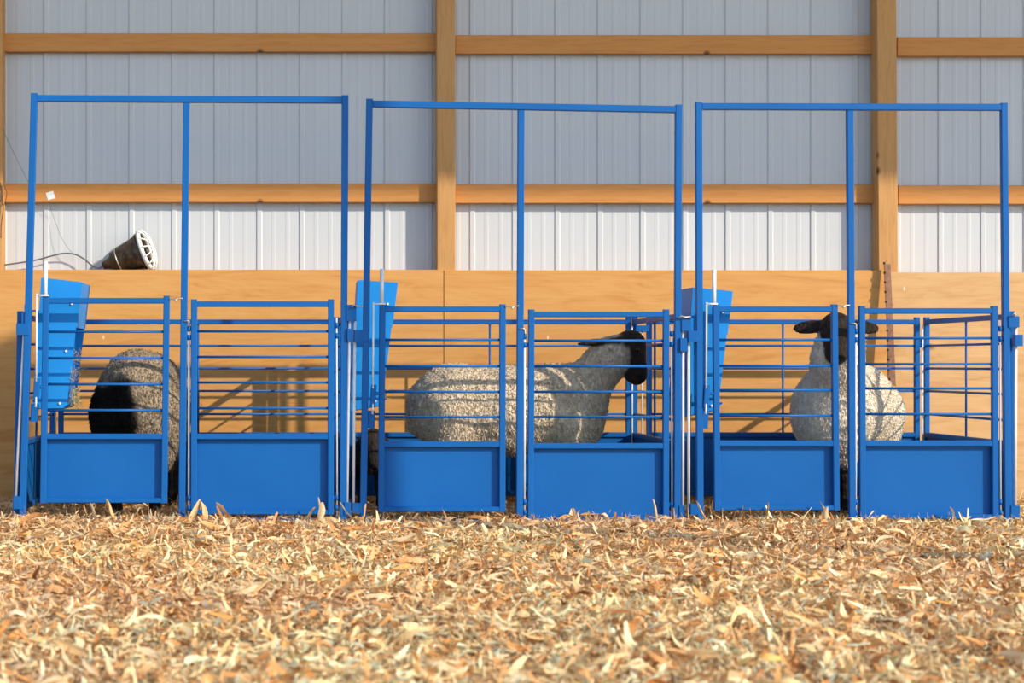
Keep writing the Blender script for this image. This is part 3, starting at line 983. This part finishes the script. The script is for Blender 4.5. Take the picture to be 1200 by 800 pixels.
# --- dark lamb behind the white rods at the left of the middle pen
W, D = leg_parts(.13, -.14, .05, .22)
sc_ = .55
W = [('e', (-.10, 0, .265), (.15, .085, .085)), ('e', (.08, 0, .27), (.13, .08, .085)), ('c', (.14, 0, .29), (.235, .01, .345), .07, .05)]
D = []
for s in (1, -1):
    D += [('c', (.13, s * .045, .24), (.135, s * .045, .12), .032, .022), ('c', (.135, s * .045, .12), (.13, s * .045, .02), .02, .019),
          ('c', (-.16, s * .05, .25), (-.18, s * .05, .14), .04, .024), ('c', (-.18, s * .05, .14), (-.165, s * .05, .02), .02, .019)]
HD, EY = head_parts((.255, .01, .385), (.45, .1, -1), (1, .1, .4), ear_len=.10, ear_dir=(.6, .5, -.5), L=.24, size=.78)
make_sheep('lamb', 'small dark brown lamb half hidden below the middle feeder', 'lamb', WOOL_LAMB,
           (.365, .72, 0), (-.04, -1), W, D + HD, eyes=EY, h=.006, wool_amp=.004, wool_k=.05, locks=5000, lock_len=.7)

# ------------------------------------------------------------------ heat lamp lying on the ledge
YL = 1.658
def lathe(bm, prof, a, b, n=28):
    """prof: (t along a->b in metres, radius)"""
    a = Vector(a); d = (Vector(b) - a).normalized()
    u = d.orthogonal().normalized(); s = d.cross(u)
    prof = [(t * LS, r * LS) for t, r in prof]
    rings = [[bm.verts.new(a + d * t + (u * math.cos(2 * math.pi * k / n) + s * math.sin(2 * math.pi * k / n)) * r) for k in range(n)] for t, r in prof]
    for r0, r1 in zip(rings, rings[1:]):
        for k in range(n):
            f = bm.faces.new((r0[k], r0[(k + 1) % n], r1[(k + 1) % n], r1[k])); f.smooth = True
    return bm
sL = sc(YL)
la = at(121, 311, YL); lb = at(176, 291.5, YL)
LS = 1.17
lb = lb + Vector((0, -.035, 0))
lamp = thing('heat_lamp', 'grimy brown heat lamp with white guard lying on the plywood ledge', 'lamp', (la.x, YL, at(0, 318, YL).z))
ax = (lb - la).normalized()
bm = B(); lathe(bm, [(0, 0), (0, .018), (.03, .026), (.045, .034), (.05, .046), (.075, .05), (.08, .056), (.185, .080), (.19, .088), (.215, .091), (.215, .086), (.19, .082), (.08, .052), (.05, .04)], la, lb)
obj('shade', bm, SHADE, lamp)
bm = B(); lathe(bm, [(.078, .057), (.079, .0605), (.083, .0605), (.084, .058)], la, lb); obj('band', bm, CHAIN, lamp)
bm = B(); lathe(bm, [(.207, .092), (.207, .099), (.218, .101), (.226, .096), (.226, .084), (.216, .084), (.207, .092)], la, lb); obj('rim', bm, LAMPWHITE, lamp)
bm = B()
u = ax.orthogonal().normalized(); s_ = ax.cross(u)
for k in range(14):
    an = 2 * math.pi * k / 14
    e = u * math.cos(an) + s_ * math.sin(an)
    pts = [la + ax * LS * (.222 + .032 * math.sin(t * math.pi / 2)) + e * LS * (.088 * math.cos(t * math.pi / 2) + .012) for t in (0, .25, .5, .75, 1)]
    polyrod(bm, pts, .0042, 6)
for rr, tt in ((.058, .247), (.026, .254)):
    pts = [la + ax * tt * LS + (u * math.cos(2 * math.pi * k / 24) + s_ * math.sin(2 * math.pi * k / 24)) * rr * LS for k in range(25)]
    polyrod(bm, pts, .0045, 6)
bmesh.ops.create_circle(bm, cap_ends=True, radius=.026, segments=16, matrix=Matrix.Translation(la + ax * .255 * LS) @ ax.to_track_quat('Z', 'Y').to_matrix().to_4x4())
obj('guard', bm, LAMPWHITE, lamp)
bm = B(); polyrod(bm, smooth_path([at(-40, 316, 1.680), at(0, 311, 1.680), at(40, 305, 1.680), at(70, 297.5, 1.680), at(86, 297.5, 1.680), at(98, 303, 1.680), at(108, 311, 1.670), at(116, 314, YL), at(124, 310, YL)]), .0042, 8)
obj('cord', bm, CORD, lamp)

# white card on the girt, twine, thin wires
cc = at(59.2, 229, YG - .0015)
bm = B()
r = .030
an = math.radians(17)
pl = [cc + Vector((math.cos(an + k * math.pi / 2 + math.pi / 4), 0, math.sin(an + k * math.pi / 2 + math.pi / 4))) * r * 1.0 for k in range(4)]
prism(bm, pl, (0, .0015, 0))
card = obj('paper_card', bm, CARD)
tag(card, 'small square white card tacked to the lower pine girt', 'card')
bm = B(); polyrod(bm, smooth_path([at(57, 236, YG - .003), at(63, 255, 1.710), at(72, 278, 1.690), at(80, 291, 1.680), at(86, 297, 1.683)]), .0011, 5)
tag(obj('string', bm, CORD), 'thin string hanging from the white card to the cord', 'string')
bm = B(); polyrod(bm, smooth_path([at(-6, 125, 1.580), at(5, 155, 1.630), at(18, 183, 1.660), at(33, 213, 1.675)]), .0013, 5)
tag(obj('wire', bm, CORD), 'thin dark wire running from the left post down to the girt', 'wire')
bm = B()
R_ = random.Random(4)
for k in range(5):
    x = R_.uniform(-2, 3)
    pts = [at(x, 212 + k, 1.580), at(x + 4 + R_.uniform(-1, 2), 222 + 2 * k, 1.575), at(x + 1, 236 + R_.uniform(-4, 8), 1.580), at(x - 2, 228, 1.575), at(x + 1.5, 214, 1.585)]
    polyrod(bm, smooth_path(pts), .0022, 5)
polyrod(bm, smooth_path([at(2, 226, 1.580), at(3.5, 245, 1.580), at(1.5, 262, 1.575), at(1, 279, 1.580)]), .0035, 5)
tag(obj('twine_hank', bm, TWINE), 'hank of brown twine hanging on the left post', 'twine')

# ------------------------------------------------------------------ rusty studded fence post leaning on the plywood
t0, t1 = at(1039, 309.5, 1.55), Vector(((1051 - CX) / sc(1.44), 1.44, 0))
fp = thing('steel_fence_post', 'rusty studded steel fence post leaning against the plywood', 'fence post', (t1.x, t1.y, 0))
bm = B()
tube(bm, t1 + Vector((0, -.010, 0)), t0 + Vector((0, -.010, 0)), .036, .006, ch=.001)
tube(bm, t1, t0, .006, .024, ch=.001)
obj('shaft', bm, RUST, fp)
d = (t0 - t1)
me_st = None
for k in range(24):
    p = t1 + d * (.05 + k * .0415) + Vector((-.017, -.014, 0))
    if me_st is None:
        bm = B(); box(bm, (-.005, -.005, -.006), (.005, .005, .006)); o = obj('stud', bm, md, fp); me_st = o.data
    else:
        o = obj('stud', me_st, md, fp)
    o.location = p

# ------------------------------------------------------------------ bedding: shredded corn husks
def strips(N, X, Y, Z, L, Wd, seg=4, curl=.35, pitch=.3, seed=1, twist=.8):
    r = np.random.default_rng(seed)
    t = np.linspace(0, 1, seg + 1)[None, :]
    L = L[:, None]; Wd = Wd[:, None]
    bend = r.normal(0, curl, (N, 1))
    side = r.normal(0, .18, (N, 1))
    x = L * (t - .5)
    z = bend * L * ((2 * t - 1) ** 2 - .33) * .5
    y0 = side * L * ((2 * t - 1) ** 2)
    w = Wd * (.25 + .75 * np.sin(np.pi * np.clip(t * .9 + .05 + r.uniform(-.06, .06, (N, 1)), 0, 1)))
    tw = r.normal(0, twist, (N, 1)) * (t - .5) * 2 + r.normal(0, .5, (N, 1))
    cy, cz = np.cos(tw) * w / 2, np.sin(tw) * w / 2
    P = np.stack([np.stack([x, y0 - cy, z - cz], -1), np.stack([x, y0 + cy, z + cz], -1)], 2)     # N,seg+1,2,3
    p = r.normal(0, 1, N) * pitch
    yw = r.uniform(0, 2 * np.pi, N)
    cp, sp, cw, sw = np.cos(p), np.sin(p), np.cos(yw), np.sin(yw)
    x_, y_, z_ = P[..., 0], P[..., 1], P[..., 2]
    e = lambda a: a[:, None, None]
    x1 = x_ * e(cp) - z_ * e(sp); z1 = x_ * e(sp) + z_ * e(cp)
    x2 = x1 * e(cw) - y_ * e(sw); y2 = x1 * e(sw) + y_ * e(cw)
    V = np.stack([x2 + e(X), y2 + e(Y), z1 + e(Z)], -1)
    base = (np.arange(N) * (seg + 1) * 2)[:, None]
    k = np.arange(seg)[None, :] * 2
    q = np.stack([base + k, base + k + 1, base + k + 3, base + k + 2], -1).reshape(-1, 4)
    return V.reshape(-1, 3), q, (seg + 1) * 2

TONES = np.array([(.86, .71, .50), (.78, .58, .34), (.70, .47, .24), (.60, .37, .16), (.82, .66, .44), (.45, .24, .09), (.90, .79, .61), (.72, .50, .20), (.30, .15, .06)])
TP = np.array([.20, .14, .12, .11, .13, .11, .11, .02, .06]); TP = TP / TP.sum()
def scatter(N, y0, y1, seed, power=1.0):
    r = np.random.default_rng(seed)
    X, Y = [], []
    while sum(map(len, X)) < N:
        y = y0 + (y1 - y0) * r.random(N) ** power
        d = CAMD + y
        lo, hi = (-130 - CX) / FPX * d - .15, (1360 - CX) / FPX * d + .35
        x = lo + (hi - lo) * r.random(N)
        keep = r.random(N) < (hi - lo) / 7.6
        X.append(x[keep]); Y.append(y[keep])
    return np.concatenate(X)[:N], np.concatenate(Y)[:N]
VS, QS, TS = [], [], []
nv = 0
for (N, y0, y1, Lr, Wr, zr, curl, pit, seg, seed) in [
        (69000, -5.0, 1.44, (.015, .05), (.002, .008), (-.012, .016), .35, .34, 2, 21),     # fragments
        (27500, -5.0, 1.42, (.03, .10), (.005, .016), (-.008, .024), .5, .30, 4, 22),      # husk strips
        (48000, -5.0, 1.42, (.03, .11), (.001, .003), (-.004, .030), .55, .36, 4, 23),     # fibres
        (5200, -5.0, .20, (.06, .15), (.010, .026), (.0, .028), .45, .24, 5, 24)]:         # broad leaves
    X, Y = scatter(N, y0, y1, seed)
    r = np.random.default_rng(seed + 100)
    L = r.uniform(*Lr, N); Wd = r.uniform(*Wr, N)
    Z = ground_h(X, Y) + r.uniform(*zr, N)
    V, q, per = strips(N, X, Y, Z, L, Wd, seg, curl, pit, seed + 200)
    tone = TONES[r.choice(len(TONES), N, p=TP)] * r.uniform(.92, 1.15, (N, 1)) * np.array([1.30, 1.05, .87])
    # patches of darker and paler bedding
    pt_ = vnoise(np.stack([X * 1.3, Y * 1.3, np.zeros(N)], -1), 31)[:, None]
    tone = tone * (1 + .12 * pt_)
    lum = tone.mean(1, keepdims=True)
    tone = lum + (tone - lum) * 1.03
    VS.append(V); QS.append(q + nv); TS.append(np.repeat(tone, per, 0)); nv += len(V)
VS = np.concatenate(VS); QS = np.concatenate(QS); TS = np.clip(np.concatenate(TS), .01, .96)
me = np_mesh('husk_bedding', VS, QS)
ca = me.color_attributes.new('tone', 'FLOAT_COLOR', 'POINT')
ca.data.foreach_set('color', np.concatenate([TS, np.ones((len(TS), 1))], 1).astype(np.float32).ravel())
bed = obj('husk_bedding', me, HUSK)
tag(bed, 'deep bed of shredded dry corn husks covering the barn floor', 'bedding', kind='stuff')

# the larger husk leaves, each a piece of its own
protos = []
for k in range(9):
    r = random.Random(50 + k)
    bm = B()
    n = 9; m = 4
    L = r.uniform(.11, .20); Wd = r.uniform(.018, .042)
    bend = r.uniform(-.5, .5); tw = r.uniform(-1.1, 1.1); cup = r.uniform(.2, .9)
    rows = []
    for i in range(n + 1):
        t = i / n
        ww = Wd * (.15 + .85 * math.sin(math.pi * min(1, t * .93 + .04)) ** .8)
        a = tw * (t - .5)
        row = []
        for j in range(m + 1):
            v_ = (j / m - .5) * 2
            yy = v_ * ww / 2; zz = -cup * ww * .5 * (1 - v_ * v_) + .003 * math.sin(j * 3 + i)
            row.append(bm.verts.new((L * (t - .5), yy * math.cos(a) - zz * math.sin(a) + bend * .25 * L * (2 * t - 1) ** 2, yy * math.sin(a) + zz * math.cos(a) + bend * .22 * L * ((2 * t - 1) ** 2))))
        rows.append(row)
    for i in range(n):
        for j in range(m):
            f = bm.faces.new((rows[i][j], rows[i + 1][j], rows[i + 1][j + 1], rows[i][j + 1])); f.smooth = True
    me = bpy.data.meshes.new('husk_leaf')
    bm.to_mesh(me); bm.free()
    me.materials.append(HUSKS[(0, 1, 0, 1, 2, 0, 1, 0, 1)[k]])
    protos.append(me)
X, Y = scatter(300, -4.7, -.12, 77, 1.0)
r = random.Random(9)
for i in range(300):
    o = bpy.data.objects.new('husk_leaf', protos[i % len(protos)])
    COL.objects.link(o)
    o.parent = bed
    o.location = (X[i], Y[i], float(ground_h(X[i:i + 1], Y[i:i + 1])[0]) + r.uniform(.016, .034))
    o.rotation_euler = (r.gauss(0, .45), r.gauss(0, .22), r.uniform(0, 6.283))
    if i >= 280:                       # a few stand upright against the sills
        xs = r.uniform(-1.4, 3.4); ys = r.uniform(-.16, -.06)
        o.location = (xs, ys, r.uniform(.02, .05))
        o.rotation_euler = (r.gauss(0, .3), r.choice((-1, 1)) * r.uniform(.7, 1.4), r.gauss(0, .5))
    s_ = r.uniform(.55, 1.0)
    o.scale = (s_, s_, s_)
